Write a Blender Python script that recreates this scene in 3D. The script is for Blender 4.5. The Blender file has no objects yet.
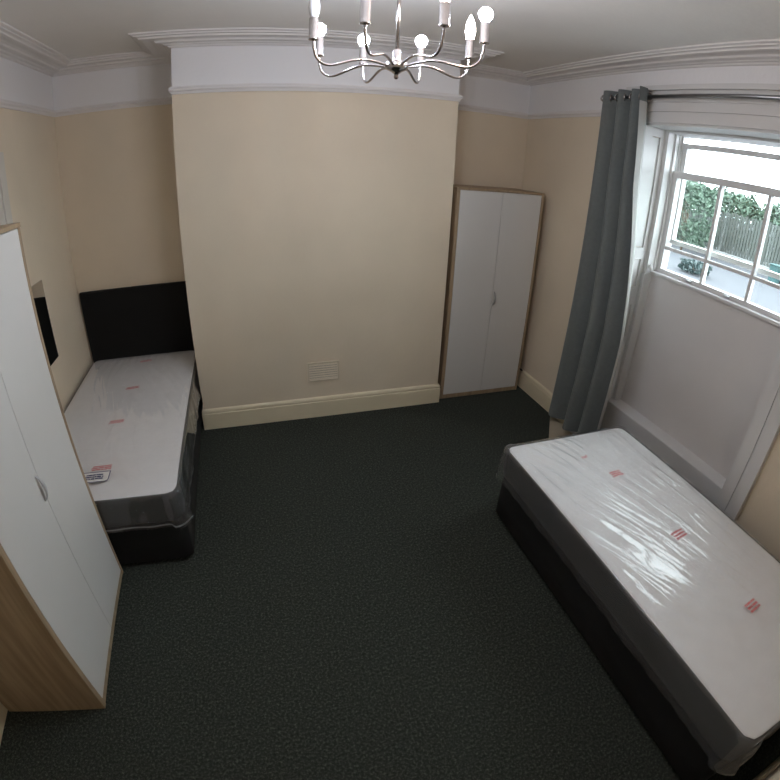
import bpy, bmesh, math, random
from mathutils import Vector, Matrix, noise

random.seed(7)
PI = math.pi
S = bpy.context.scene
COL = S.collection

# ------------------------------------------------------------------ camera, world, exposure
CAM = (0.4293, -3.3624, 2.0019)
YAW, PITCH, ROLL = 0.317, -0.4787, 0.0394
cam = bpy.data.cameras.new('camera')
cam.type = 'PANO'                      # wide action-camera lens of the photograph
cam.panorama_type = 'FISHEYE_LENS_POLYNOMIAL'
cam.fisheye_fov = math.radians(200)
cam.fisheye_polynomial_k0 = 0.0
cam.fisheye_polynomial_k1 = -0.04583637
cam.fisheye_polynomial_k2 = -0.00000367
cam.fisheye_polynomial_k3 = 0.00000723
cam.fisheye_polynomial_k4 = -0.00000008
cam.sensor_width = 36.0
cam.sensor_height = 36.0
cam.clip_start = 0.01
cam_o = bpy.data.objects.new('camera', cam)
COL.objects.link(cam_o)
_f = Vector((math.sin(YAW)*math.cos(PITCH), math.cos(YAW)*math.cos(PITCH), math.sin(PITCH)))
_r0 = Vector((math.cos(YAW), -math.sin(YAW), 0))
_u0 = _r0.cross(_f)
_r = _r0*math.cos(ROLL) + _u0*math.sin(ROLL)
_u = -_r0*math.sin(ROLL) + _u0*math.cos(ROLL)
_M = Matrix((_r, _u, -_f)).transposed().to_4x4()
_M.translation = Vector(CAM)
cam_o.matrix_world = _M
S.camera = cam_o

SKY = 12.0
world = bpy.data.worlds.new('overcast_sky')
S.world = world
world.use_nodes = True
_bg = world.node_tree.nodes['Background']
_bg.inputs['Color'].default_value = (0.84, 0.92, 1.0, 1)
_bg.inputs['Strength'].default_value = SKY

BULB_COOL, BULB_WARM = 222.0, 180.0

S.view_settings.view_transform = 'Standard'
S.view_settings.look = 'None'
S.view_settings.exposure = 0.0
S.view_settings.gamma = 1.0
S.view_settings.use_curve_mapping = False
S.cycles.use_denoising = True
S.cycles.max_bounces = 10
S.cycles.diffuse_bounces = 6
S.cycles.transparent_max_bounces = 16
S.cycles.sample_clamp_indirect = 6.0

# ------------------------------------------------------------------ room dimensions (metres)
W, D = 1.966, 0.5155            # chimney breast width, alcove depth
XL, XR = -0.971, 2.897          # side walls
YN = -3.485                     # wall behind the camera
ZC = 2.8272                     # ceiling
ZB = 2.768                      # underside of cornice on the wall
ZR = 2.473                      # picture rail
SK = 0.176                      # skirting height
WY0, WY1, WZ = -0.92, -2.21, 2.42   # window recess
XO = 3.32                       # outer face of the window wall

# ------------------------------------------------------------------ material helpers
def lin(c):
    return tuple(((v/255)/12.92 if v/255 <= 0.04045 else ((v/255+0.055)/1.055)**2.4) for v in c)

def new_mat(name):
    m = bpy.data.materials.new(name)
    m.use_nodes = True
    nt = m.node_tree
    return m, nt, nt.nodes['Principled BSDF']

def mat(name, rgb, rough=0.6, var=0.0, scale=8.0, bump=0.0, bscale=60.0, metal=0.0, sheen=0.0, stretch=None, rgb2=None, coat=0.0, detail=4.0):
    m, nt, b = new_mat(name)
    c = lin(rgb)
    b.inputs['Base Color'].default_value = (*c, 1)
    b.inputs['Roughness'].default_value = rough
    b.inputs['Metallic'].default_value = metal
    if sheen: b.inputs['Sheen Weight'].default_value = sheen
    if coat: b.inputs['Coat Weight'].default_value = coat
    tc = nt.nodes.new('ShaderNodeTexCoord')
    mp = nt.nodes.new('ShaderNodeMapping')
    nt.links.new(tc.outputs['Object'], mp.inputs['Vector'])
    if stretch: mp.inputs['Scale'].default_value = stretch
    if var or rgb2:
        n = nt.nodes.new('ShaderNodeTexNoise')
        n.inputs['Scale'].default_value = scale
        n.inputs['Detail'].default_value = detail
        nt.links.new(mp.outputs['Vector'], n.inputs['Vector'])
        r = nt.nodes.new('ShaderNodeValToRGB')
        r.color_ramp.elements[0].position = 0.3
        r.color_ramp.elements[1].position = 0.7
        if rgb2:
            a, d = c, lin(rgb2)
        else:
            a = tuple(v*(1-var) for v in c); d = tuple(min(1, v*(1+var)) for v in c)
        r.color_ramp.elements[0].color = (*a, 1)
        r.color_ramp.elements[1].color = (*d, 1)
        nt.links.new(n.outputs['Fac'], r.inputs['Fac'])
        nt.links.new(r.outputs['Color'], b.inputs['Base Color'])
    if bump:
        n2 = nt.nodes.new('ShaderNodeTexNoise')
        n2.inputs['Scale'].default_value = bscale
        n2.inputs['Detail'].default_value = 3
        nt.links.new(mp.outputs['Vector'], n2.inputs['Vector'])
        bp = nt.nodes.new('ShaderNodeBump')
        bp.inputs['Strength'].default_value = bump
        bp.inputs['Distance'].default_value = 0.01
        nt.links.new(n2.outputs['Fac'], bp.inputs['Height'])
        nt.links.new(bp.outputs['Normal'], b.inputs['Normal'])
    return m

CREAM, WHITE = (222, 208, 186), (231, 230, 231)

def wall_mat():
    """cream paint below the picture rail, white paint above it"""
    m, nt, b = new_mat('wall_paint')
    geo = nt.nodes.new('ShaderNodeNewGeometry')
    sep = nt.nodes.new('ShaderNodeSeparateXYZ')
    nt.links.new(geo.outputs['Position'], sep.inputs['Vector'])
    gt = nt.nodes.new('ShaderNodeMath'); gt.operation = 'GREATER_THAN'
    gt.inputs[1].default_value = ZR + 0.01
    nt.links.new(sep.outputs['Z'], gt.inputs[0])
    n = nt.nodes.new('ShaderNodeTexNoise'); n.inputs['Scale'].default_value = 2.2; n.inputs['Detail'].default_value = 6
    nt.links.new(geo.outputs['Position'], n.inputs['Vector'])
    r = nt.nodes.new('ShaderNodeValToRGB')
    c = lin(CREAM)
    r.color_ramp.elements[0].position = 0.3; r.color_ramp.elements[1].position = 0.7
    r.color_ramp.elements[0].color = (*[v*0.96 for v in c], 1)
    r.color_ramp.elements[1].color = (*[v*1.03 for v in c], 1)
    nt.links.new(n.outputs['Fac'], r.inputs['Fac'])
    mx = nt.nodes.new('ShaderNodeMix'); mx.data_type = 'RGBA'
    nt.links.new(gt.outputs[0], mx.inputs['Factor'])
    nt.links.new(r.outputs['Color'], mx.inputs['A'])
    mx.inputs['B'].default_value = (*lin(WHITE), 1)
    nt.links.new(mx.outputs['Result'], b.inputs['Base Color'])
    b.inputs['Roughness'].default_value = 0.75
    n2 = nt.nodes.new('ShaderNodeTexNoise'); n2.inputs['Scale'].default_value = 35
    nt.links.new(geo.outputs['Position'], n2.inputs['Vector'])
    bp = nt.nodes.new('ShaderNodeBump'); bp.inputs['Strength'].default_value = 0.12; bp.inputs['Distance'].default_value = 0.01
    nt.links.new(n2.outputs['Fac'], bp.inputs['Height'])
    nt.links.new(bp.outputs['Normal'], b.inputs['Normal'])
    return m

def carpet_mat():
    m, nt, b = new_mat('carpet')
    tc = nt.nodes.new('ShaderNodeTexCoord')
    n = nt.nodes.new('ShaderNodeTexNoise'); n.inputs['Scale'].default_value = 85; n.inputs['Detail'].default_value = 7; n.inputs['Roughness'].default_value = 0.85
    nt.links.new(tc.outputs['Object'], n.inputs['Vector'])
    r = nt.nodes.new('ShaderNodeValToRGB')
    e = r.color_ramp.elements
    e[0].position = 0.36; e[0].color = (*lin((30, 34, 30)), 1)
    e[1].position = 0.68; e[1].color = (*lin((108, 112, 104)), 1)
    x = e.new(0.52); x.color = (*lin((53, 57, 52)), 1)
    nt.links.new(n.outputs['Fac'], r.inputs['Fac'])
    nt.links.new(r.outputs['Color'], b.inputs['Base Color'])
    b.inputs['Roughness'].default_value = 0.95
    b.inputs['Specular IOR Level'].default_value = 0.15
    bp = nt.nodes.new('ShaderNodeBump'); bp.inputs['Strength'].default_value = 0.35; bp.inputs['Distance'].default_value = 0.004
    nt.links.new(n.outputs['Fac'], bp.inputs['Height'])
    nt.links.new(bp.outputs['Normal'], b.inputs['Normal'])
    return m

def wood_mat():
    m, nt, b = new_mat('light_oak')
    tc = nt.nodes.new('ShaderNodeTexCoord')
    mp = nt.nodes.new('ShaderNodeMapping'); mp.inputs['Scale'].default_value = (14, 14, 0.9)
    nt.links.new(tc.outputs['Object'], mp.inputs['Vector'])
    n = nt.nodes.new('ShaderNodeTexNoise'); n.inputs['Scale'].default_value = 2.5; n.inputs['Detail'].default_value = 8
    nt.links.new(mp.outputs['Vector'], n.inputs['Vector'])
    r = nt.nodes.new('ShaderNodeValToRGB')
    r.color_ramp.elements[0].position = 0.35; r.color_ramp.elements[0].color = (*lin((148, 127, 101)), 1)
    r.color_ramp.elements[1].position = 0.65; r.color_ramp.elements[1].color = (*lin((174, 152, 124)), 1)
    nt.links.new(n.outputs['Fac'], r.inputs['Fac'])
    nt.links.new(r.outputs['Color'], b.inputs['Base Color'])
    b.inputs['Roughness'].default_value = 0.5
    return m

def clear_mat(name, rough, ior, haze, tint=(1, 1, 1), gain=1.0):
    """thin clear sheet: transparent with Fresnel reflection and a little milky haze"""
    m = bpy.data.materials.new(name); m.use_nodes = True
    nt = m.node_tree; nt.nodes.clear()
    out = nt.nodes.new('ShaderNodeOutputMaterial')
    tr = nt.nodes.new('ShaderNodeBsdfTransparent'); tr.inputs['Color'].default_value = (*tint, 1)
    gl = nt.nodes.new('ShaderNodeBsdfGlossy'); gl.inputs['Roughness'].default_value = rough
    r0 = ((ior-1)/(ior+1))**2                      # Schlick reflectance, same from both faces of the sheet
    lw = nt.nodes.new('ShaderNodeLayerWeight'); lw.inputs['Blend'].default_value = 0.5
    pw = nt.nodes.new('ShaderNodeMath'); pw.operation = 'POWER'; pw.inputs[1].default_value = 5.0
    nt.links.new(lw.outputs['Facing'], pw.inputs[0])
    fr = nt.nodes.new('ShaderNodeMath'); fr.operation = 'MULTIPLY_ADD'; fr.inputs[1].default_value = 1-r0; fr.inputs[2].default_value = r0
    nt.links.new(pw.outputs[0], fr.inputs[0])
    base = tr
    if haze:
        df = nt.nodes.new('ShaderNodeBsdfDiffuse'); df.inputs['Color'].default_value = (0.85, 0.87, 0.9, 1)
        mh = nt.nodes.new('ShaderNodeMixShader'); mh.inputs['Fac'].default_value = haze
        nt.links.new(tr.outputs[0], mh.inputs[1]); nt.links.new(df.outputs[0], mh.inputs[2])
        base = mh
    mx = nt.nodes.new('ShaderNodeMixShader')
    mul = nt.nodes.new('ShaderNodeMath'); mul.operation = 'MULTIPLY'; mul.inputs[1].default_value = gain; mul.use_clamp = True
    nt.links.new(fr.outputs[0], mul.inputs[0])
    nt.links.new(mul.outputs[0], mx.inputs['Fac'])
    nt.links.new(base.outputs[0], mx.inputs[1]); nt.links.new(gl.outputs[0], mx.inputs[2])
    nt.links.new(mx.outputs[0], out.inputs['Surface'])
    return m

def emit_mat(name, rgb, strength):
    m, nt, b = new_mat(name)
    b.inputs['Base Color'].default_value = (*lin(rgb), 1)
    b.inputs['Emission Color'].default_value = (*lin(rgb), 1)
    b.inputs['Emission Strength'].default_value = strength
    b.inputs['Roughness'].default_value = 0.3
    return m

M = {
    'wall': wall_mat(),
    'ceiling': mat('ceiling_paint', (236, 234, 231), 0.8, 0.02, 3, 0.08, 30),
    'trim': mat('white_gloss_trim', (212, 211, 210), 0.4, 0.02, 5),
    'cornice': mat('cornice_paint', (226, 223, 221), 0.6, 0.02, 6),
    'skirt': mat('cream_skirting', (224, 212, 184), 0.42, 0.03, 5),
    'door_paint': mat('off_white_door_paint', (206, 200, 190), 0.5, 0.02, 5),
    'apron': mat('window_apron_paint', (214, 210, 208), 0.6, 0.03, 3, 0.08, 25),
    'carpet': carpet_mat(),
    'oak': wood_mat(),
    'door_white': mat('white_melamine', (217, 216, 213), 0.35, 0.01, 4),
    'handle': mat('satin_grey_handle', (196, 196, 196), 0.4, 0.03, 40, metal=0.35),
    'black_fabric': mat('black_fabric', (10, 11, 10), 0.95, 0.2, 160, 0.3, 300),
    'charcoal': mat('charcoal_border', (30, 32, 31), 0.8, 0.15, 90, 0.3, 220),
    'ticking': mat('white_ticking', (231, 231, 231), 0.8, 0.03, 14, 0.35, 28),
    'film': clear_mat('polythene_film', 0.07, 1.5, 0.08, gain=1.7),
    'hem': clear_mat('polythene_fold', 0.15, 1.5, 0.30, gain=1.5),
    'glass': clear_mat('window_glass', 0.0, 1.45, 0.0, (0.97, 0.99, 0.98)),
    'red_print': mat('red_print', (204, 118, 118), 0.6, 0.1, 60),
    'label_paper': mat('label_paper', (236, 234, 230), 0.6, 0.02, 20),
    'label_ink': mat('label_ink', (64, 66, 110), 0.6, 0.1, 60),
    'curtain': mat('grey_curtain', (108, 114, 113), 0.85, 0.06, 40, 0.25, 260, sheen=0.1),
    'lining': mat('pale_lining', (182, 182, 179), 0.85, 0.03, 20),
    'chrome': mat('satin_nickel', (186, 180, 178), 0.22, 0.03, 30, metal=1.0),
    'rod': mat('rod_metal', (150, 150, 152), 0.3, 0.03, 30, metal=1.0),
    'cool': emit_mat('bulb_cool_lit', (224, 236, 255), BULB_COOL),
    'warm': emit_mat('bulb_warm_lit', (255, 226, 205), BULB_WARM),
    'unlit': mat('bulb_unlit', (238, 238, 240), 0.25, 0.01, 20),
    'mirror': mat('mirror_silver', (228, 230, 230), 0.02, 0.005, 3, metal=1.0),
    'black_plastic': mat('black_plastic', (18, 18, 18), 0.4, 0.1, 30),
    'vent': mat('vent_plastic', (212, 200, 178), 0.5, 0.03, 20),
    'vent_dark': mat('vent_hollow', (110, 102, 90), 0.9, 0.1, 20),
    'card': mat('card_board', (176, 166, 146), 0.7, 0.05, 9),
    'tarmac': mat('paved_yard', (57, 60, 64), 0.9, 0.12, 3, 0.3, 20),
    'ext_white': mat('painted_render', (110, 110, 110), 0.8, 0.05, 4),
    'fence_wood': mat('weathered_fence', (66, 70, 67), 0.85, 0.2, 5, stretch=(6, 6, 0.6)),
    'leaf': mat('hedge_leaf', (54, 74, 60), 0.6, rgb2=(82, 100, 84), scale=3.0),
    'leaf_dark': mat('shrub_leaf_dark', (34, 52, 52), 0.6, rgb2=(48, 66, 64), scale=3.0),
    'bark': mat('bark', (84, 70, 56), 0.9, 0.2, 8),
    'bin': mat('teal_bin_plastic', (44, 74, 74), 0.5, 0.05, 6),
    'rubber': mat('wheel_rubber', (30, 30, 30), 0.8, 0.1, 10),
}

# ------------------------------------------------------------------ object helpers
def link(name, mesh, m=None, parent=None, smooth=False):
    o = bpy.data.objects.new(name, mesh)
    COL.objects.link(o)
    if m is not None:
        mesh.materials.append(m)
    if parent is not None:
        o.parent = parent
    if smooth:
        for p in mesh.polygons: p.use_smooth = True
    return o

def from_bm(name, bm, m=None, parent=None, smooth=False):
    me = bpy.data.meshes.new(name)
    bmesh.ops.recalc_face_normals(bm, faces=bm.faces[:])
    bm.to_mesh(me); bm.free()
    return link(name, me, m, parent, smooth)

def raw(name, verts, faces, m=None, parent=None, smooth=False):
    me = bpy.data.meshes.new(name)
    me.from_pydata([tuple(v) for v in verts], [], faces)
    me.update()
    return link(name, me, m, parent, smooth)

def tag(o, label, cat=None, group=None, kind=None):
    o['label'] = label
    if cat: o['category'] = cat
    if group: o['group'] = group
    if kind: o['kind'] = kind
    return o

def struct(o, label):
    o['label'] = label; o['kind'] = 'structure'
    return o

def empty(name, loc=(0, 0, 0), rz=0.0):
    o = bpy.data.objects.new(name, None)
    COL.objects.link(o)
    o.location = loc; o.rotation_euler = (0, 0, rz)
    o.empty_display_size = 0.1
    return o

def add_box(bm, x0, x1, y0, y1, z0, z1):
    v = [bm.verts.new((x, y, z)) for z in (z0, z1) for (x, y) in ((x0, y0), (x1, y0), (x1, y1), (x0, y1))]
    for f in ((3, 2, 1, 0), (4, 5, 6, 7), (0, 1, 5, 4), (1, 2, 6, 5), (2, 3, 7, 6), (3, 0, 4, 7)):
        bm.faces.new([v[i] for i in f])
    return v

def box(name, x0, x1, y0, y1, z0, z1, m, parent=None, bevel=0.0, seg=2):
    bm = bmesh.new()
    add_box(bm, min(x0, x1), max(x0, x1), min(y0, y1), max(y0, y1), min(z0, z1), max(z0, z1))
    if bevel:
        bmesh.ops.bevel(bm, geom=bm.edges[:] , offset=bevel, segments=seg, profile=0.5, affect='EDGES')
    return from_bm(name, bm, m, parent, smooth=False)

def add_tube(bm, pts, r, n=10, closed=False, cap=True):
    """round tube along pts; r a number or a list of radii"""
    pts = [Vector(p) for p in pts]
    k = len(pts)
    rs = r if isinstance(r, (list, tuple)) else [r]*k
    rings = []
    prev = None
    for i, p in enumerate(pts):
        if closed:
            t = pts[(i+1) % k] - pts[i-1]
        else:
            t = pts[min(i+1, k-1)] - pts[max(i-1, 0)]
        t.normalize()
        if prev is None:
            a = Vector((0, 0, 1)) if abs(t.z) < 0.9 else Vector((1, 0, 0))
            u = t.cross(a).normalized()
        else:
            u = (prev - t*prev.dot(t)).normalized()
        prev = u
        w = t.cross(u)
        rings.append([bm.verts.new(p + (u*math.cos(2*PI*j/n) + w*math.sin(2*PI*j/n))*rs[i]) for j in range(n)])
    m = k if closed else k-1
    for i in range(m):
        A, B = rings[i], rings[(i+1) % k]
        for j in range(n):
            bm.faces.new((A[j], A[(j+1) % n], B[(j+1) % n], B[j]))
    if cap and not closed:
        bm.faces.new(rings[0][::-1]); bm.faces.new(rings[-1])

def tube(name, pts, r, m, parent=None, n=10, closed=False):
    bm = bmesh.new(); add_tube(bm, pts, r, n, closed)
    return from_bm(name, bm, m, parent, True)

def lathe(name, prof, m, parent=None, n=20, loc=(0, 0, 0)):
    """prof: list of (radius, z) bottom to top"""
    bm = bmesh.new()
    rings = []
    for (r, z) in prof:
        if r < 1e-5:
            rings.append([bm.verts.new((loc[0], loc[1], loc[2]+z))])
        else:
            rings.append([bm.verts.new((loc[0]+r*math.cos(2*PI*j/n), loc[1]+r*math.sin(2*PI*j/n), loc[2]+z)) for j in range(n)])
    for A, B in zip(rings, rings[1:]):
        for j in range(n):
            a = A[j % len(A)]; b = A[(j+1) % len(A)]; c = B[(j+1) % len(B)]; d = B[j % len(B)]
            vs = []
            for q in (a, b, c, d):
                if q not in vs: vs.append(q)
            if len(vs) > 2: bm.faces.new(vs)
    if len(rings[0]) > 1: bm.faces.new(rings[0][::-1])
    if len(rings[-1]) > 1: bm.faces.new(rings[-1])
    return from_bm(name, bm, m, parent, True)

def sweep(name, path, prof, m, closed=False, parent=None):
    """prof: (inward offset, z) points swept along a plan path; inward = right of travel"""
    k = len(path)
    segs = []
    for i in range(k if closed else k-1):
        a = Vector((*path[i], 0)); b = Vector((*path[(i+1) % k], 0))
        d = (b-a).normalized()
        segs.append(Vector((d.y, -d.x, 0)))
    bm = bmesh.new()
    rings = []
    for i, p in enumerate(path):
        n2 = segs[i % len(segs)] if (closed or i < k-1) else None
        n1 = segs[i-1] if (closed or i > 0) else None
        if n1 is None: n = n2
        elif n2 is None: n = n1
        else:
            n = n1+n2
            n = n/ (n.dot(n1))
        rings.append([bm.verts.new((p[0]+n.x*o, p[1]+n.y*o, z)) for (o, z) in prof])
    q = len(prof)
    for i in range(k if closed else k-1):
        A, B = rings[i], rings[(i+1) % k]
        for j in range(q):
            bm.faces.new((A[j], A[(j+1) % q], B[(j+1) % q], B[j]))
    if not closed:
        bm.faces.new(rings[0][::-1]); bm.faces.new(rings[-1])
    return from_bm(name, bm, m, parent)

# ------------------------------------------------------------------ room shell
T = 0.12
struct(box('floor', XL-T, XO, YN-T, D+T, -0.10, 0.0, M['carpet']), 'dark green-grey flecked carpet covering the whole room')
struct(box('ceiling', XL-T, XO, YN-T, D+T, ZC, ZC+0.1, M['ceiling']), 'plain off-white ceiling')
struct(box('wall_left', XL-T, XL, YN-T, D+T, 0, ZC, M['wall']), 'cream wall with white band above picture rail, behind bed and wardrobe')
struct(box('wall_back', XL, XO, D, D+T, 0, ZC, M['wall']), 'cream back wall of the two alcoves')
struct(box('wall_front', XL, XO, YN-T, YN, 0, ZC, M['wall']), 'cream wall behind the viewpoint')
struct(box('wall_chimney_breast', 0, W, 0, D, 0, ZC, M['wall']), 'broad cream chimney breast projecting between the alcoves')
bm = bmesh.new()
add_box(bm, XR, XO, WY0, D, 0, ZC)
add_box(bm, XR, XO, YN, WY1, 0, ZC)
add_box(bm, XR, XO, WY1, WY0, WZ, ZC)
add_box(bm, 3.16, XO, WY1, WY0, 0, 1.415)
struct(from_bm('wall_right', bm, M['wall']), 'cream outside wall holding the deep window recess')

loop = [(XL, YN), (XL, D), (0, D), (0, 0), (W, 0), (W, D), (XR, D), (XR, YN)]
cp = [(0, ZC), (0.226, ZC), (0.226, ZC-0.009), (0.212, ZC-0.013), (0.206, ZC-0.013), (0.204, ZC-0.020), (0.188, ZC-0.022), (0.182, ZC-0.024),
      (0.178, ZC-0.032), (0.160, ZC-0.034), (0.120, ZC-0.028), (0.095, ZC-0.030), (0.088, ZC-0.040), (0.070, ZC-0.042), (0.050, ZC-0.042), (0.040, ZC-0.048), (0.022, ZC-0.050), (0.016, ZC-0.058), (0, ZC-0.062)]
struct(sweep('trim_1', loop, cp, M['cornice'], True), 'white stepped plaster cornice running round the ceiling')
rp = [(0, ZR-0.012), (0.008, ZR-0.010), (0.012, ZR+0.004), (0.022, ZR+0.012), (0.024, ZR+0.022), (0.016, ZR+0.030), (0.012, ZR+0.038), (0, ZR+0.040)]
rail_path = [(XR, WY1-0.175), (XR, YN), (XL, YN), (XL, D), (0, D), (0, 0), (W, 0), (W, D), (XR, D), (XR, WY0+0.165)]
struct(sweep('trim_2', rail_path, rp, M['cornice']), 'slim white picture rail between cream and white paint')
sp = [(0, 0), (0.020, 0), (0.020, SK-0.040), (0.016, SK-0.036), (0.016, SK-0.028), (0.019, SK-0.022), (0.014, SK-0.008), (0.006, SK), (0, SK)]
DY0, DY1 = -0.466, -1.40
struct(sweep('baseboard_back', [(XL, DY0), (XL, D), (0, D), (0, 0), (W, 0), (W, D), (XR, D), (XR, WY0+0.165)], sp, M['skirt']), 'cream skirting board round the chimney breast and alcoves')
struct(sweep('baseboard_front', [(XR, WY1-0.175), (XR, YN), (XL, YN), (XL, DY1)], sp, M['skirt']), 'cream skirting board along the near walls')

# disused door on the left wall, hidden by the wardrobe except for its edge
d1 = struct(box('door_1', XL, XL+0.012, DY1+0.08, DY0-0.08, 0, 2.12, M['door_paint']), 'white painted door behind the tall wardrobe')
for nm, a in (('door_frame', (DY0-0.08, DY0, 0, 2.20)), ('door_frame', (DY1, DY1+0.08, 0, 2.20)), ('door_frame', (DY1+0.08, DY0-0.08, 2.12, 2.20))):
    box(nm, XL, XL+0.022, a[0], a[1], a[2], a[3], M['door_paint'], d1, 0.004)

# ------------------------------------------------------------------ window
win = empty('window_1', (0, 0, 0))
struct(win, 'white sash window of small panes in a panelled recess')
# reveal linings with shutter panels (left reveal y=WY0 facing the camera, right reveal y=WY1)
def reveal(y, s):
    y1 = y + s*0.016
    bm = bmesh.new()
    ya, yb = sorted((y, y1))
    xs = (XR-0.004, 3.085)
    pan = [(1.58, 2.345), (1.295, 1.495), (0.46, 1.16)]
    px0, px1 = 2.965, 3.045
    add_box(bm, xs[0], px0, ya, yb, 0.38, WZ)
    add_box(bm, px1, xs[1], ya, yb, 0.38, WZ)
    zs = [0.38, 0.46, 1.16, 1.295, 1.495, 1.58, 2.345, WZ]
    for z0, z1 in ((0.38, 0.46), (1.16, 1.295), (1.495, 1.58), (2.345, WZ)):
        add_box(bm, px0, px1, ya, yb, z0, z1)
    o = from_bm('reveal_lining', bm, M['trim'], win)
    for z0, z1 in pan:
        box('panel', px0+0.004, px1-0.004, y, y + s*0.006, z0+0.004, z1-0.004, M['trim'], o)
    return o
reveal(WY0, -1)
reveal(WY1, 1)
box('soffit', XR-0.004, 3.085, WY1, WY0, WZ-0.014, WZ, M['trim'], win)
# box frame of the sashes
FY0, FY1 = WY0-0.05, WY1+0.05
bm = bmesh.new()
add_box(bm, 3.085, 3.30, FY0, WY0, 1.405, WZ)
add_box(bm, 3.085, 3.30, WY1, FY1, 1.405, WZ)
add_box(bm, 3.085, 3.30, FY1, FY0, WZ-0.03, WZ)
box_o = from_bm('box_frame', bm, M['trim'], win)
for s, y in ((-1, FY0), (1, FY1)):
    ya, yb = sorted((y, y+s*0.014))
    box('staff_bead', 3.150, 3.172, ya, yb, 1.43, WZ-0.03, M['trim'], box_o, 0.004)
    box('parting_bead', 3.224, 3.232, ya, yb, 1.43, WZ-0.03, M['trim'], box_o)
    ya, yb = sorted((y, y-s*0.05))
    box('apron_jamb', 3.075, 3.16, ya, yb, 0.38, 1.405, M['trim'], win, 0.006)
box('apron_panel', 3.148, 3.16, FY1, FY0, 0.38, 1.405, M['apron'], win)
box('plinth', 3.02, 3.16, WY1, WY0, 0.0, 0.38, M['trim'], win, 0.006)
box('sill', 3.125, 3.30, FY1, FY0, 1.405, 1.427, M['trim'], win, 0.005)

def sash(name, x0, x1, z0, z1, bot, top, bars_y, bars_z, stile=0.048):
    o = box(name, x0, x1, FY1+0.002, FY1+stile, z0, z1, M['trim'], win)
    # built as one framed mesh
    bm = bmesh.new()
    add_box(bm, x0, x1, FY1+0.002, FY1+stile, z0, z1)
    add_box(bm, x0, x1, FY0-stile, FY0-0.002, z0, z1)
    add_box(bm, x0, x1, FY1+stile, FY0-stile, z0, z0+bot)
    add_box(bm, x0, x1, FY1+stile, FY0-stile, z1-top, z1)
    old = o.data
    me = bpy.data.meshes.new(name); bm.to_mesh(me); bm.free(); me.materials.append(M['trim'])
    o.data = me; bpy.data.meshes.remove(old)
    ys = [FY1+stile] + sorted(bars_y) + [FY0-stile]
    zs = [z0+bot] + sorted(bars_z) + [z1-top]
    hb = 0.011
    for y in bars_y:
        box('glazing_bar', x0+0.006, x1-0.006, y-hb, y+hb, z0+bot, z1-top, M['trim'], o)
    ysp = [(a+(hb if i else 0), b-(hb if i < len(ys)-2 else 0)) for i, (a, b) in enumerate(zip(ys, ys[1:]))]
    for z in bars_z:
        for (a, b) in ysp:
            box('glazing_bar', x0+0.006, x1-0.006, a, b, z-hb, z+hb, M['trim'], o)
    xm = (x0+x1)/2
    for (a, b) in ysp:
        for i, (c, d) in enumerate(zip(zs, zs[1:])):
            box('pane', xm-0.0015, xm+0.0015, a, b, c+(hb if i else 0), d-(hb if i < len(zs)-2 else 0), M['glass'], o)
    return o
YB1, YB2 = -1.383, -1.747
low = sash('lower_sash', 3.174, 3.220, 1.428, 2.142, 0.028, 0.046, [YB1, YB2], [1.607])
up = sash('upper_sash', 3.236, 3.280, 1.64, 2.345, 0.03, 0.032, [], [])
for y in (-1.30, -1.62):
    box('sash_lift', 3.150, 3.174, y-0.02, y+0.02, 1.436, 1.450, M['handle'], low, 0.003)
# catch and stay at the left foot of the sash
tube('sash_stop', [(3.12, FY0+0.004, 1.462), (3.10, FY0-0.022, 1.455), (3.105, FY0-0.032, 1.432)], 0.011, M['trim'], win, 8)
tube('sash_cord', [(3.190, FY0-0.010, 2.39), (3.188, FY0-0.011, 2.26), (3.19, FY0-0.010, 2.142)], 0.004, M['lining'], win, 6)

# architrave (moulded: flat board, groove, raised outer edge)
def arch(name, y0, y1, z0, z1, horizontal=False):
    bm = bmesh.new()
    if not horizontal:
        s = 1 if y1 > y0 else -1
        w = abs(y1-y0)
        for a, b, t in ((0, 0.07, 0.022), (0.07, 0.082, 0.014), (0.082, w-0.03, 0.026), (w-0.03, w, 0.036)):
            p, q = sorted((y0+s*a, y0+s*b))
            add_box(bm, XR-t, XR, p, q, z0, z1)
    else:
        for a, b, t in ((0, 0.06, 0.022), (0.06, 0.072, 0.014), (0.072, 0.13, 0.026), (0.13, 0.16, 0.036), (0.16, 0.205, 0.018), (0.205, 0.235, 0.05)):
            add_box(bm, XR-t, XR, y0, y1, z0+a, z0+b)
    return from_bm(name, bm, M['trim'], win)
arch('architrave', WY0, WY0+0.16, 0, WZ+0.0)
arch('architrave', WY1, WY1-0.16, 0, WZ+0.0)
arch('architrave', WY1-0.17, WY0+0.16, WZ, WZ+0.235, True)

# ------------------------------------------------------------------ outside the window
GZ = -0.35
struct(box('ground', XO+0.002, 60, -30, 45, GZ-0.1, GZ, M['tarmac']), 'pale grey paved yard outside the window')
XF = 19.0
lw = tag(empty('garden_wall', (XF-0.5, 10.5, GZ)), 'low white rendered wall below the slatted fence outside', 'wall')
box('wall_body', -0.10, 0.10, -8, 8, 0, 0.24, M['ext_white'], lw)
box('coping', -0.17, 0.17, -8, 8, 0.24, 0.33, M['ext_white'], lw, 0.02)
fn = tag(empty('slatted_fence', (XF, 10.5, GZ)), 'weathered grey fence of upright slats seen through the window', 'fence')
slat_me = None
for i in range(112):
    y = -7.9 + i*0.141
    if slat_me is None:
        o = box('slat', -0.012, 0.012, -0.052, 0.052, 0.0, 1.95, M['fence_wood'], fn)
        slat_me = o.data
    else:
        o = bpy.data.objects.new('slat', slat_me); COL.objects.link(o); o.parent = fn
    o.location = (random.uniform(-0.004, 0.004), y, random.uniform(-0.05, 0.05))
for z in (0.45, 1.6):
    box('fence_rail', 0.013, 0.06, -7.95, 7.95, z, z+0.09, M['fence_wood'], fn)

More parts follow.
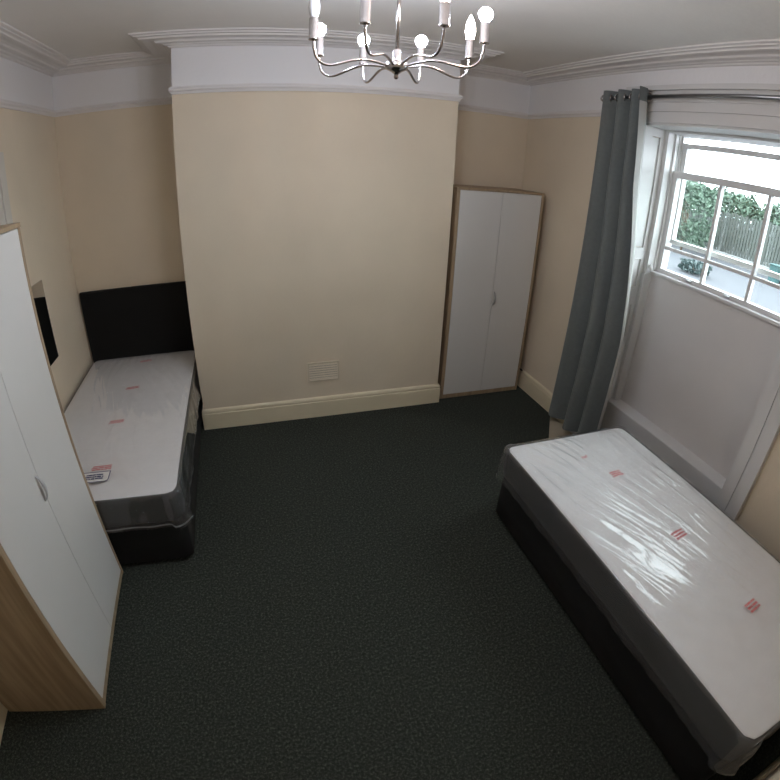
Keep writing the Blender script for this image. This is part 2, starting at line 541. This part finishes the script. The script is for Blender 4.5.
def shrub(name, loc, rx, ry, h, n, leaf, label, cat='hedge', group=None, size=0.09, seed=0):
    rnd = random.Random(seed)
    o = tag(empty(name, loc), label, cat, group)
    V, F = [], []
    for i in range(n):
        th = rnd.uniform(0, 2*PI); ph = math.acos(rnd.uniform(-0.85, 1)); rr = rnd.uniform(0.55, 1.0)**0.5
        q = Vector((math.sin(ph)*math.cos(th), math.sin(ph)*math.sin(th), math.cos(ph)))
        lump = 1 + 0.28*noise.noise(q*2.3 + Vector((seed*3.1, 0, 0)))
        q = Vector(tuple(math.copysign(abs(e)**0.6, e) for e in q))
        c = Vector((q.x*rx*rr*lump, q.y*ry*rr*lump, h*0.54 + q.z*h*0.46*rr*lump))
        a = Vector((rnd.uniform(-1, 1), rnd.uniform(-1, 1), rnd.uniform(-1, 1))).normalized()
        b = a.cross(Vector((rnd.uniform(-1, 1), rnd.uniform(-1, 1), rnd.uniform(-1, 1)))).normalized()
        s = size*rnd.uniform(0.7, 1.4)
        k = len(V)
        V += [c-a*s, c+b*s*0.45, c+a*s, c-b*s*0.45]
        F.append((k, k+1, k+2, k+3))
    f = raw('foliage', V, F, leaf, o); f['kind'] = 'stuff'
    bm = bmesh.new()
    for j in range(4):
        an = rnd.uniform(0, 6.28); r = 0.5*rnd.random()
        add_tube(bm, [(0, 0, 0), (rx*r*0.5*math.cos(an), ry*r*0.5*math.sin(an), h*0.4), (rx*r*math.cos(an), ry*r*math.sin(an), h*0.75)], [0.05, 0.035, 0.015], 6)
    from_bm('stem', bm, M['bark'], o, True)
    return o
for i, (y, rx, ry, h) in enumerate(((16.5, 0.9, 1.38, 3.3), (13.4, 0.9, 1.38, 3.1), (10.3, 0.9, 1.38, 2.85), (7.2, 0.9, 1.38, 2.7), (4.1, 0.9, 1.38, 2.75))):
    lab = ['bushy green hedge plant behind the fence, tallest of the row', 'leafy green hedge plant behind the fence beside the tallest one',
           'middle hedge plant of the row behind the fence', 'green hedge plant behind the fence above the teal bin', 'hedge plant behind the far end of the fence past the teal bin'][i]
    shrub('hedge_plant', (XF+1.5, y, GZ), rx, ry, h, 5200, M['leaf'], lab, 'hedge', 'hedge plants behind the fence', 0.12, i+1)
shrub('garden_bush', (XF-1.6, 10.2, GZ), 0.6, 1.25, 2.85, 4200, M['leaf'], 'pale green bush spilling in front of the slatted fence', 'bush', None, 0.09, 21)
shrub('low_shrub', (13.3, 6.25, GZ), 0.35, 0.5, 0.38, 1200, M['leaf_dark'], 'low dark teal shrub on the yard in front of the white wall', 'bush', None, 0.06, 22)

bn = tag(empty('wheelie_bin', (17.2, 5.55, GZ)), 'teal plastic wheelie bin standing by the low white wall outside', 'bin')
bn.scale = (0.8, 0.8, 0.68)
bm = bmesh.new()
v = add_box(bm, -0.26, 0.26, -0.24, 0.24, 0.08, 0.93)
for q in v[:4]: q.co.x *= 0.8; q.co.y *= 0.8
from_bm('bin_body', bm, M['bin'], bn)
box('lid', -0.31, 0.28, -0.27, 0.27, 0.93, 0.99, M['bin'], bn, 0.02)
for s in (-1, 1):
    tube('wheel', [(0.2, s*0.21, 0.10), (0.2, s*0.26, 0.10)], 0.10, M['rubber'], bn, 14)

# ------------------------------------------------------------------ wardrobes
def wardrobe(loc, rz, w, dp, h, label, handle_side):
    """local: x from 0 to w, y from 0 (front) to dp (back)"""
    o = tag(empty('wardrobe', loc, rz), label, 'wardrobe', 'two-door wardrobes')
    t, tt = 0.029, 0.018
    box('side_panel', 0, t, 0, dp, 0, h-tt, M['oak'], o, 0.0015, 1)
    box('side_panel', w-t*0.75, w, 0, dp, 0, h-tt, M['oak'], o, 0.0015, 1)
    box('top_panel', 0, w, -0.004, dp, h-tt, h, M['oak'], o, 0.0015, 1)
    box('plinth', t, w-t*0.75, 0.003, 0.021, 0, 0.036, M['oak'], o)
    box('back_panel', t, w-t*0.75, dp-0.006, dp-0.001, 0.036, h-tt, M['oak'], o)
    mid = w/2 + 0.004
    for k in (0, 1):
        x0, x1 = (t+0.002, mid-0.0012) if k == 0 else (mid+0.0012, w-t*0.75-0.002)
        dr = box('door', x0, x1, 0.001, 0.019, 0.039, h-tt-0.003, M['door_white'], o, 0.0012, 1)
        if k == handle_side:
            xh = mid + (-0.018 if k == 0 else 0.016)
            bm = bmesh.new()
            z0, z1 = h*0.470, h*0.535
            cs = []
            for j in range(9):
                zz = z0 + (z1-z0)*j/8
                bow = math.sin(PI*j/8)
                wd = 0.004 + 0.008*bow
                yo = 0.002 - 0.024*bow**0.6
                cs.append([bm.verts.new(p) for p in ((xh-wd, yo+0.003, zz), (xh-wd*0.5, yo-0.002, zz), (xh+wd*0.5, yo-0.002, zz), (xh+wd, yo+0.003, zz), (xh, yo+0.006, zz))])
            for A, B in zip(cs, cs[1:]):
                for j in range(5):
                    bm.faces.new((A[j], A[(j+1) % 5], B[(j+1) % 5], B[j]))
            bm.faces.new(cs[0][::-1]); bm.faces.new(cs[-1])
            from_bm('handle', bm, M['handle'], dr, True)
    return o
wardrobe((2.016, 0.0336, 0), 0, 0.802, 0.45, 1.824, 'white two-door wardrobe with oak frame standing in alcove beside chimney breast', 1)
wardrobe((-0.4561, -2.2797, 0), PI/2, 0.8327, 0.485, 1.8587, 'white-fronted oak wardrobe against the side wall, in front of bed with headboard', 0)

# ------------------------------------------------------------------ beds
def superrect(hx, hy, r, n):
    """rounded rectangle outline: n points with outward normals, by arc length"""
    r = min(r, hx, hy)
    ax, ay = hx-r, hy-r
    segs = [2*ay, PI/2*r, 2*ax, PI/2*r, 2*ay, PI/2*r, 2*ax, PI/2*r]
    tot = sum(segs)
    out = []
    for i in range(n):
        s = tot*i/n
        k = 0
        while s > segs[k] and k < 7:
            s -= segs[k]; k += 1
        if k == 0: p, q = Vector((hx, -ay+s, 0)), Vector((1, 0, 0))
        elif k == 2: p, q = Vector((ax-s, hy, 0)), Vector((0, 1, 0))
        elif k == 4: p, q = Vector((-hx, ay-s, 0)), Vector((-1, 0, 0))
        elif k == 6: p, q = Vector((-ax+s, -hy, 0)), Vector((0, -1, 0))
        else:
            a0 = {1: 0, 3: PI/2, 5: PI, 7: 3*PI/2}[k]
            c = {1: (ax, ay), 3: (-ax, ay), 5: (-ax, -ay), 7: (ax, -ay)}[k]
            a = a0 + s/r
            q = Vector((math.cos(a), math.sin(a), 0)); p = Vector((*c, 0)) + q*r
        out.append((p, q))
    return out

def shell(name, hx, hy, r, rings, m, parent, n=96, top=True, fn=None):
    """rings: (outward offset, z, scale) from bottom to top; then closed by shrinking rings"""
    base = superrect(hx, hy, r, n)
    V, F = [], []
    for (off, z, sc) in rings:
        for (p, q) in base:
            c = p*sc + q*off
            c.z = z
            V.append(fn(c, q) if fn else c)
    k = len(rings)
    for i in range(k-1):
        for j in range(n):
            F.append((i*n+j, i*n+(j+1) % n, (i+1)*n+(j+1) % n, (i+1)*n+j))
    if top:
        F.append([(k-1)*n+j for j in range(n)])
    return raw(name, V, F, m, parent, True)

HX, HY = 0.45, 0.95
MZ0, MZ1 = 0.305, 0.494

def crown(x, y):
    return 0.010*(1-(x/HX)**2)*(1-(y/HY)**4)

def dash_print(name, cx, cy, w, h, rows, m, parent, z, seed, rz=0.0):
    """small block of worn, unreadable print made of short dashes"""
    rnd = random.Random(seed)
    bm = bmesh.new()
    for i in range(rows):
        y0 = -h/2 + h*i/rows
        x = -w/2 + rnd.uniform(0, w*0.1)
        while x < w/2*0.9:
            l = rnd.uniform(0.06, 0.28)*w
            x1 = min(x+l, w/2)
            vs = [bm.verts.new(q) for q in ((x, y0, 0), (x1, y0+rnd.uniform(-0.001, 0.001), 0), (x1, y0+h/rows*0.62, 0), (x, y0+h/rows*0.62, 0))]
            bm.faces.new(vs)
            x = x1 + rnd.uniform(0.01, 0.05)*w
    c, s = math.cos(rz), math.sin(rz)
    for v in bm.verts:
        x, y = v.co.x, v.co.y
        gx, gy = cx + x*c - y*s, cy + x*s + y*c
        v.co = (gx, gy, z(gx, gy))
    return from_bm(name, bm, m, parent)

def film_height(x, y, seed, amp):
    """wrinkled polythene over the top: long creases fanning along the mattress"""
    a = 0.22 + 0.35*noise.noise(Vector((x*1.1, y*0.9, seed)))
    u = x*math.cos(a) + y*math.sin(a)
    v = -x*math.sin(a) + y*math.cos(a)
    w1 = noise.noise(Vector((u*13, v*1.2, seed+3.3)))
    w2 = noise.noise(Vector((u*26, v*2.1, seed+7.7)))
    w3 = noise.noise(Vector((x*4, y*3, seed+1.7)))
    ridge = (1-abs(w1))**4*0.6 + (1-abs(w2))**5*0.4
    return amp*(0.0115*ridge*(0.55+0.6*w3) + 0.002*w3)

def make_mattress(loc, label, prints, seed, amp, boost, tight=False):
    o = tag(empty('mattress', loc), label, 'mattress', 'single mattresses in clear wrapping')
    zb, zt = 0.0, MZ1-MZ0
    # charcoal border with rolled edges
    rings = [(-0.03, zb+0.002, 1), (-0.006, zb+0.006, 1), (0.004, zb+0.018, 1), (0.006, zb+0.045, 1), (0.009, zb+0.10, 1), (0.006, zb+0.155, 1), (0.004, zt-0.018, 1), (0.0, zt-0.008, 1)]
    shell('side_border', HX, HY, 0.055, rings, M['charcoal'], o, 128, False)
    shell('piping', HX, HY, 0.055, [(0.001, zt-0.010, 1), (0.006, zt-0.006, 1), (0.003, zt+0.0005, 1), (-0.004, zt+0.001, 1)], M['charcoal'], o, 128, False)
    tr = [(0.0, zt-0.008, 1), (-0.004, zt-0.002, 1), (-0.012, zt+0.003, 1)]
    tr += [(0, zt+0.004, s) for s in (0.965, 0.93, 0.88, 0.8, 0.7, 0.58, 0.44, 0.3, 0.16, 0.05)]
    def quilt(c, q):
        e = max(0, min(1, (1-max(abs(c.x)/HX, abs(c.y)/HY))*12))
        c.z += e*(crown(c.x, c.y) + 0.004*noise.noise(Vector((c.x*7, c.y*7, seed))))
        return c
    shell('top_panel', HX, HY, 0.055, tr, M['ticking'], o, 160, True, quilt)
    shell('under_panel', HX-0.03, HY-0.03, 0.03, [(0, zb+0.001, 1), (0, zb+0.002, 1)], M['charcoal'], o, 48, True)
    # clear polythene bag
    def film_z(x, y):
        e = max(0, min(1, (1-max(abs(x)/HX, abs(y)/HY))*10))
        k = 1.0
        if boost: k = 0.30 + 0.70*max(0, min(1, (y+0.55)/0.4)) + 0.35*max(0, min(1, (y-0.2)/0.4))
        return zt + 0.010 + e*(crown(x, y) + 0.005) + film_height(x, y, seed, amp*k)*(0.35+0.65*e)
    def bag(c, q):
        s = noise.noise(Vector((c.x*5, c.y*5, c.z*9 + seed)))
        s2 = noise.noise(Vector((c.x*14, c.y*14, c.z*5 + seed)))
        if c.z >= zt + 0.009:
            c.z = film_z(c.x, c.y)
        else:
            lowk = max(0, (zt - c.z)/zt)
            out = (0.006 + 0.012*s + 0.006*s2)*(0.3 + 0.9*lowk)
            # pulled-out bag corners
            cnr = max(0, abs(c.x)/HX-0.86)*max(0, abs(c.y)/HY-0.93)*260
            out += min(cnr, 1.0)*0.030*(0.5+0.5*lowk)
            c += q*min(max(out, -0.002), 0.005 if tight and (q.x < -0.5 or q.y < -0.5) and c.x < 0.2 else 0.05)
            c.z += 0.012*s*lowk
        return c
    n = 420
    fr = [(0.004, -0.022, 1), (0.014, -0.008, 1), (0.016, 0.015, 1), (0.014, 0.05, 1), (0.014, 0.09, 1), (0.013, 0.13, 1), (0.012, 0.165, 1), (0.011, zt-0.012, 1), (0.008, zt+0.002, 1), (0.002, zt+0.0085, 1)]
    fr += [(0, zt+0.012, s) for s in [1-0.0135*i for i in range(1, 72)]]
    bagm = shell('plastic_wrap', HX, HY, 0.055, fr, M['film'], o, n, True, bag)
    if tight: shell('bag_hem', HX, HY, 0.055, [(0.0165, 0.012, 1), (0.0185, 0.006, 1), (0.016, 0.001, 1)], M['hem'], bagm, n, False, bag)
    bagm['label'] = 'clear crinkled polythene bag'
    zz = lambda x, y: film_z(x, y) + 0.0025
    for i, (x, y, w, h, rz) in enumerate(prints):
        pr = dash_print('warning_print', x, y, w, h, 3, M['red_print'], bagm, zz, seed*10+i, rz)
        pr['label'] = 'small red printed warning'
    return o, bagm, zz

def divan(loc, label, headboard):
    o = tag(empty('divan_bed', loc), label, 'bed', 'single divan beds')
    shell('base', HX-0.004, HY-0.004, 0.03, [(-0.02, 0.022, 1), (0, 0.03, 1), (0.0, 0.16, 1), (0.0, 0.285, 1), (-0.006, 0.298, 1), (-0.03, 0.302, 1)], M['black_fabric'], o, 96, True)
    for sx in (-1, 1):
        for sy in (-1, 1):
            lathe('foot', [(0.022, 0), (0.026, 0.004), (0.026, 0.024)], M['black_plastic'], o, 14, (sx*(HX-0.07), sy*(HY-0.08), 0))
    if headboard:
        hb = box('headboard', -HX-0.018, HX, HY+0.001, HY+0.035, 0.20, 1.088, M['black_fabric'], o, 0.014, 4)
        hb['label'] = 'plain black fabric headboard'
    return o

# bed in the left alcove
BX, BY = -0.486, -0.472
divan((BX, BY, 0), 'black divan bed with headboard in alcove beyond the side-wall wardrobe', True)
mL, bagL, zL = make_mattress((BX, BY, MZ0), 'white single mattress in plastic on the bed with headboard',
    [(-0.446-BX, 0.287-BY, 0.10, 0.035, 0.05), (-0.466-BX, -0.193-BY, 0.10, 0.04, 0.05), (-0.488-BX, -0.666-BY, 0.10, 0.04, 0.05), (-0.48-BX, -1.16-BY, 0.12, 0.045, 0.05)], 3, 0.8, False, True)
# paper label near the foot of this mattress, seen through the bag
lx, ly = -0.50-BX, -1.245-BY
lab = raw('paper_label', [(lx+a*0.085, ly+b*0.046, zL(lx+a*0.085, ly+b*0.046)+0.001) for a, b in ((-1, -1), (0.85, -1), (1, -0.7), (1, 1), (-1, 1))], [(0, 1, 2, 3, 4)], M['label_paper'], mL)
bm = bmesh.new()
ring = [(-1, -1), (0.85, -1), (1, -0.7), (1, 1), (-1, 1)]
for (a, b), (c, d) in zip(ring, ring[1:]+ring[:1]):
    p = Vector((lx+a*0.085, ly+b*0.046, 0)); q = Vector((lx+c*0.085, ly+d*0.046, 0))
    t = (q-p).normalized(); nn = Vector((-t.y, t.x, 0))*0.005
    vs = []
    for e in (p, q, q+nn, p+nn):
        vs.append(bm.verts.new((e.x, e.y, zL(e.x, e.y)+0.0022)))
    bm.faces.new(vs)
from_bm('label_border', bm, M['label_ink'], lab)
dash_print('label_text', lx-0.005, ly+0.004, 0.11, 0.05, 3, M['label_ink'], lab, lambda x, y: zL(x, y)+0.0022, 77)

# bed under the window
RX, RY = 2.212, -2.400
RA = -0.012
dv = divan((RX, RY, 0), 'black divan bed without headboard standing below the window', False)
dv.rotation_euler = (0, 0, RA)
prR = [(2.142, -1.706, 0.05, 0.02, 0.2), (2.235, -1.890, 0.085, 0.05, 0.1), (2.232, -2.406, 0.085, 0.055, 0.1), (2.239, -2.901, 0.085, 0.055, 0.1)]
mR, bagR, zR = make_mattress((RX, RY, MZ0), 'white single mattress in shiny crinkled plastic below the window',
    [(x-RX, y-RY, w, h, rz) for (x, y, w, h, rz) in prR], 9, 2.0, True)
mR.rotation_euler = (0, 0, RA)

# ------------------------------------------------------------------ curtain and rod
RZ_, RXC = 2.575, 2.815
rod = tag(empty('curtain_rod', (RXC, -1.565, RZ_)), 'thin metal curtain rod across the top of the window', 'curtain rod')
tube('pole', [(0, 0.965, 0), (0, -1.06, 0)], 0.0125, M['rod'], rod, 14)
for s in (-1, 1):
    lathe_o = lathe('finial', [(0.0, -0.03), (0.018, -0.022), (0.024, 0), (0.018, 0.022), (0.012, 0.03)], M['rod'], rod, 14)
    lathe_o.rotation_euler = (PI/2*s, 0, 0); lathe_o.location = (0, 0.985 if s > 0 else -1.085, 0)
for y in (0.93, -0.98):
    tube('bracket', [(0, y, -0.016), (0.03, y, -0.02), (XR-RXC-0.001, y, -0.02)], 0.007, M['rod'], rod, 8)

cur = tag(empty('curtain', (RXC, 0, 0)), 'grey eyelet curtain drawn back beside the window', 'curtain')
CT, CB = 2.625, 0.075
NW = 3.5
def curtain_pt(u, v, off=0.0):
    """u across (0 = alcove end, 1 = window end), v from 0 top to 1 bottom"""
    z = CT + (CB-CT)*v
    y0 = -0.555 + 0.06*v
    y1 = -1.012 - 0.04*min(v/0.4, 1.0) - 0.115*max(0.0, min((v-0.25)/0.4, 1.0))
    amp = 0.036 + 0.022*v
    w = u + 0.018*math.sin(u*9+1.0) + 0.035*noise.noise(Vector((u*2.2, v*0.9, 5)))*v*(1-u)*u*4
    ph = w*NW*PI
    k = abs(math.sin(ph))
    k = math.sqrt(k*k + 0.02) - 0.07
    big = 1.0 + 0.35*noise.noise(Vector((u*4.0, 0.3, 2.0)))
    x = amp*big*(1-2*k) + 0.010*noise.noise(Vector((u*5, v*2.2, 1)))*v
    y = y0 + (y1-y0)*min(u, 0.95)/0.95
    x -= max(0.004, 0.056 - 0.10*v)*max(0.0, (u-0.95)/0.05)          # the end tab turns into the room
    return Vector((x+off, y, z))
NU, NV = 216, 60
def sheet(name, m, off, v0=0.0, v1=1.0, parent=None):
    V, F = [], []
    for j in range(NV+1):
        for i in range(NU+1):
            u, v = i/NU, v0+(v1-v0)*j/NV
            a = curtain_pt(u, v); b = curtain_pt(min(u+0.002, 1.0), v); c = curtain_pt(max(u-0.002, 0), v)
            t = (b-c); n = Vector((-t.y, t.x, 0)).normalized()   # wall side
            V.append(a + n*off)
    for j in range(NV):
        for i in range(NU):
            k = j*(NU+1)+i
            F.append((k, k+1, k+NU+2, k+NU+1))
    return raw(name, V, F, m, parent, True)
def signed():
    a = curtain_pt(0.5, 0.2); b = curtain_pt(0.502, 0.2)
    t = b-a
    return Vector((-t.y, t.x, 0)).normalized()
front = sheet('fabric', M['curtain'], -0.0015, parent=cur)
lin_o = sheet('lining', M['lining'], 0.0025, 0.035, 0.985, cur)
lin_o['label'] = 'pale curtain lining'
hem = sheet('header_band', M['curtain'], 0.003, 0.0, 0.034, cur)
# eyelets where the fabric crosses the rod
for k in range(int(NW*2)):
    u = (k+0.5)/(NW*2)
    p = curtain_pt(u, (CT-RZ_)/(CT-CB)); p.x = 0.0
    R_ = 0.026
    pts = []
    for j in range(20):
        a = 2*PI*j/20
        pts.append((p.x + R_*math.cos(a)*0.85, p.y + (0.010 if k % 2 else -0.010)*math.cos(a), RZ_ + R_*math.sin(a)))
    tube('eyelet', pts, 0.005, M['chrome'], cur, 8, True)

# ------------------------------------------------------------------ chandelier
CX, CY = 0.9400, -1.74
ch = tag(empty('chandelier', (CX, CY, ZC)), 'satin nickel chandelier with eight curved arms and small bare bulbs', 'chandelier')
zc = lambda z: z-ZC
lathe('ceiling_cup', [(0.0, zc(2.775)), (0.012, zc(2.775)), (0.03, zc(2.785)), (0.052, zc(2.80)), (0.056, zc(2.8265))], M['chrome'], ch, 24)
tube('stem', [(0, 0, zc(2.78)), (0, 0, zc(2.34))], 0.0065, M['chrome'], ch, 12)
lathe('hub', [(0.006, zc(2.295)), (0.018, zc(2.304)), (0.034, zc(2.312)), (0.038, zc(2.321)), (0.034, zc(2.336)), (0.016, zc(2.339)), (0.013, zc(2.346)), (0.013, zc(2.379)), (0.008, zc(2.382))], M['chrome'], ch, 24)
lathe('finial', [(0.0, zc(2.278)), (0.006, zc(2.280)), (0.009, zc(2.287)), (0.006, zc(2.295)), (0.008, zc(2.295))], M['chrome'], ch, 16)
AR = 0.287
prof = [(0.030, 2.332), (0.070, 2.341), (0.115, 2.346), (0.155, 2.340), (0.195, 2.328), (0.228, 2.320), (0.255, 2.322), (0.275, 2.333), (0.2825, 2.350), (0.2865, 2.370), (AR, 2.386)]
prof = [(r, z - 0.010*max(0.0, 1-max(0, r-0.25)/0.035)) for r, z in prof]
def smooth_path(p, n=4):
    out = []
    for i in range(len(p)-1):
        p0 = p[max(i-1, 0)]; p1 = p[i]; p2 = p[i+1]; p3 = p[min(i+2, len(p)-1)]
        for k in range(n):
            t = k/n
            out.append(tuple(0.5*((2*p1[d]) + (-p0[d]+p2[d])*t + (2*p0[d]-5*p1[d]+4*p2[d]-p3[d])*t*t + (-p0[d]+3*p1[d]-3*p2[d]+p3[d])*t**3) for d in (0, 1)))
    out.append(p[-1])
    return out
sm = smooth_path(prof)
for k in range(8):
    a = math.radians(9.0 + 180 + 45*k)
    ca, sa = math.cos(a), math.sin(a)
    arm = tube('arm', [(r*ca, r*sa, zc(z) + r*(0.025*ca - 0.040*sa)) for r, z in sm], 0.0046, M['chrome'], ch, 10)
    L = (AR*ca, AR*sa, AR*(0.025*ca - 0.040*sa) - 0.006)
    lathe('socket', [(0.0045, zc(2.392)), (0.0155, zc(2.393)), (0.0160, zc(2.397)), (0.0150, zc(2.398)), (0.0150, zc(2.462)), (0.0135, zc(2.465))], M['chrome'], arm, 18, L)
    m = M['unlit'] if k == 0 else (M['warm'] if k in (2, 4) else M['cool'])
    candle = [(0.0125, zc(2.4655)), (0.0135, zc(2.472)), (0.0172, zc(2.486)), (0.0182, zc(2.498)), (0.0168, zc(2.514)), (0.0125, zc(2.532)), (0.0070, zc(2.546)), (0.0026, zc(2.556)), (0.0, zc(2.560))]
    ball = [(0.0125, zc(2.4655)), (0.0135, zc(2.469))] + [(0.0235*math.sin(t), zc(2.491) - 0.0235*math.cos(t)) for t in [0.66 + j*(PI-0.66)/12 for j in range(12)]] + [(0.0, zc(2.5145))]
    b = lathe('bulb', candle if k in (0, 2, 4) else ball, m, arm, 18, L)
    if k == 0: b['label'] = 'unlit white candle bulb'

# ------------------------------------------------------------------ small things
# wall mirror
mr = tag(empty('wall_mirror', (XL+0.001, -0.38, 0.82)), 'frameless wall mirror half hidden behind the side-wall wardrobe', 'mirror')
box('mirror_glass', 0.004, 0.008, -0.20, 0.205, 0.0, 0.55, M['mirror'], mr)
box('backing', 0.0, 0.004, -0.195, 0.20, 0.005, 0.545, M['black_plastic'], mr)
mr.rotation_euler = (0, math.radians(0.4), 0)

# air vent
vt = tag(empty('air_vent', (0.970, 0.0, 0.402)), 'small louvred air vent low on the chimney breast', 'vent')
bm = bmesh.new()
hw, hh, fw = 0.127, 0.083, 0.014
add_box(bm, -hw, hw, -0.013, -0.0005, hh-fw, hh); add_box(bm, -hw, hw, -0.013, -0.0005, -hh, -hh+fw)
add_box(bm, -hw, -hw+fw, -0.013, -0.0005, -hh+fw, hh-fw); add_box(bm, hw-fw, hw, -0.013, -0.0005, -hh+fw, hh-fw)
from_bm('frame', bm, M['vent'], vt)
box('backing', -hw+fw, hw-fw, -0.002, -0.0006, -hh+fw, hh-fw, M['vent_dark'], vt)
sl = None
for i in range(7):
    z = -hh+fw+0.010 + i*(2*hh-2*fw-0.02)/6
    if sl is None:
        bm = bmesh.new(); v = add_box(bm, -hw+fw, hw-fw, -0.015, -0.0025, -0.0055, 0.0055)
        for q in v[:4]: q.co.y -= 0.0
        for q in v[4:]: q.co.y = max(q.co.y, -0.006)
        o = from_bm('louvre', bm, M['vent'], vt); sl = o.data
    else:
        o = bpy.data.objects.new('louvre', sl); COL.objects.link(o); o.parent = vt
    o.location = (0, 0, z)

# sheet of board on the carpet beneath the curtain
cs = [(2.868, -0.475), (2.625, -0.815), (2.635, -0.850), (2.665, -0.870), (2.868, -0.905)]
bm = bmesh.new()
lo = [bm.verts.new((x, y, 0.0005)) for x, y in cs]; hi = [bm.verts.new((x, y, 0.012)) for x, y in cs]
bm.faces.new(lo[::-1]); bm.faces.new(hi)
for i in range(5): bm.faces.new((lo[i], lo[(i+1) % 5], hi[(i+1) % 5], hi[i]))
tag(from_bm('board_offcut', bm, M['card']), 'pale flat board lying on the carpet beneath the grey curtain', 'board')

# stub of cable beside the alcove wardrobe
cb = tag(empty('cable', (2.87, 0.08, 0.17)), 'short black cable end above the skirting beside the alcove wardrobe', 'cable')
tube('lead', [(0.0, 0.09, 0.014), (0.0, 0.05, 0.012), (0.0, 0.015, 0.012)], 0.0045, M['black_plastic'], cb, 8)
tube('plug', [(0.0, 0.014, 0.012), (0.0, 0.004, 0.012), (-0.002, -0.018, 0.012)], [0.009, 0.010, 0.006], M['black_plastic'], cb, 10)
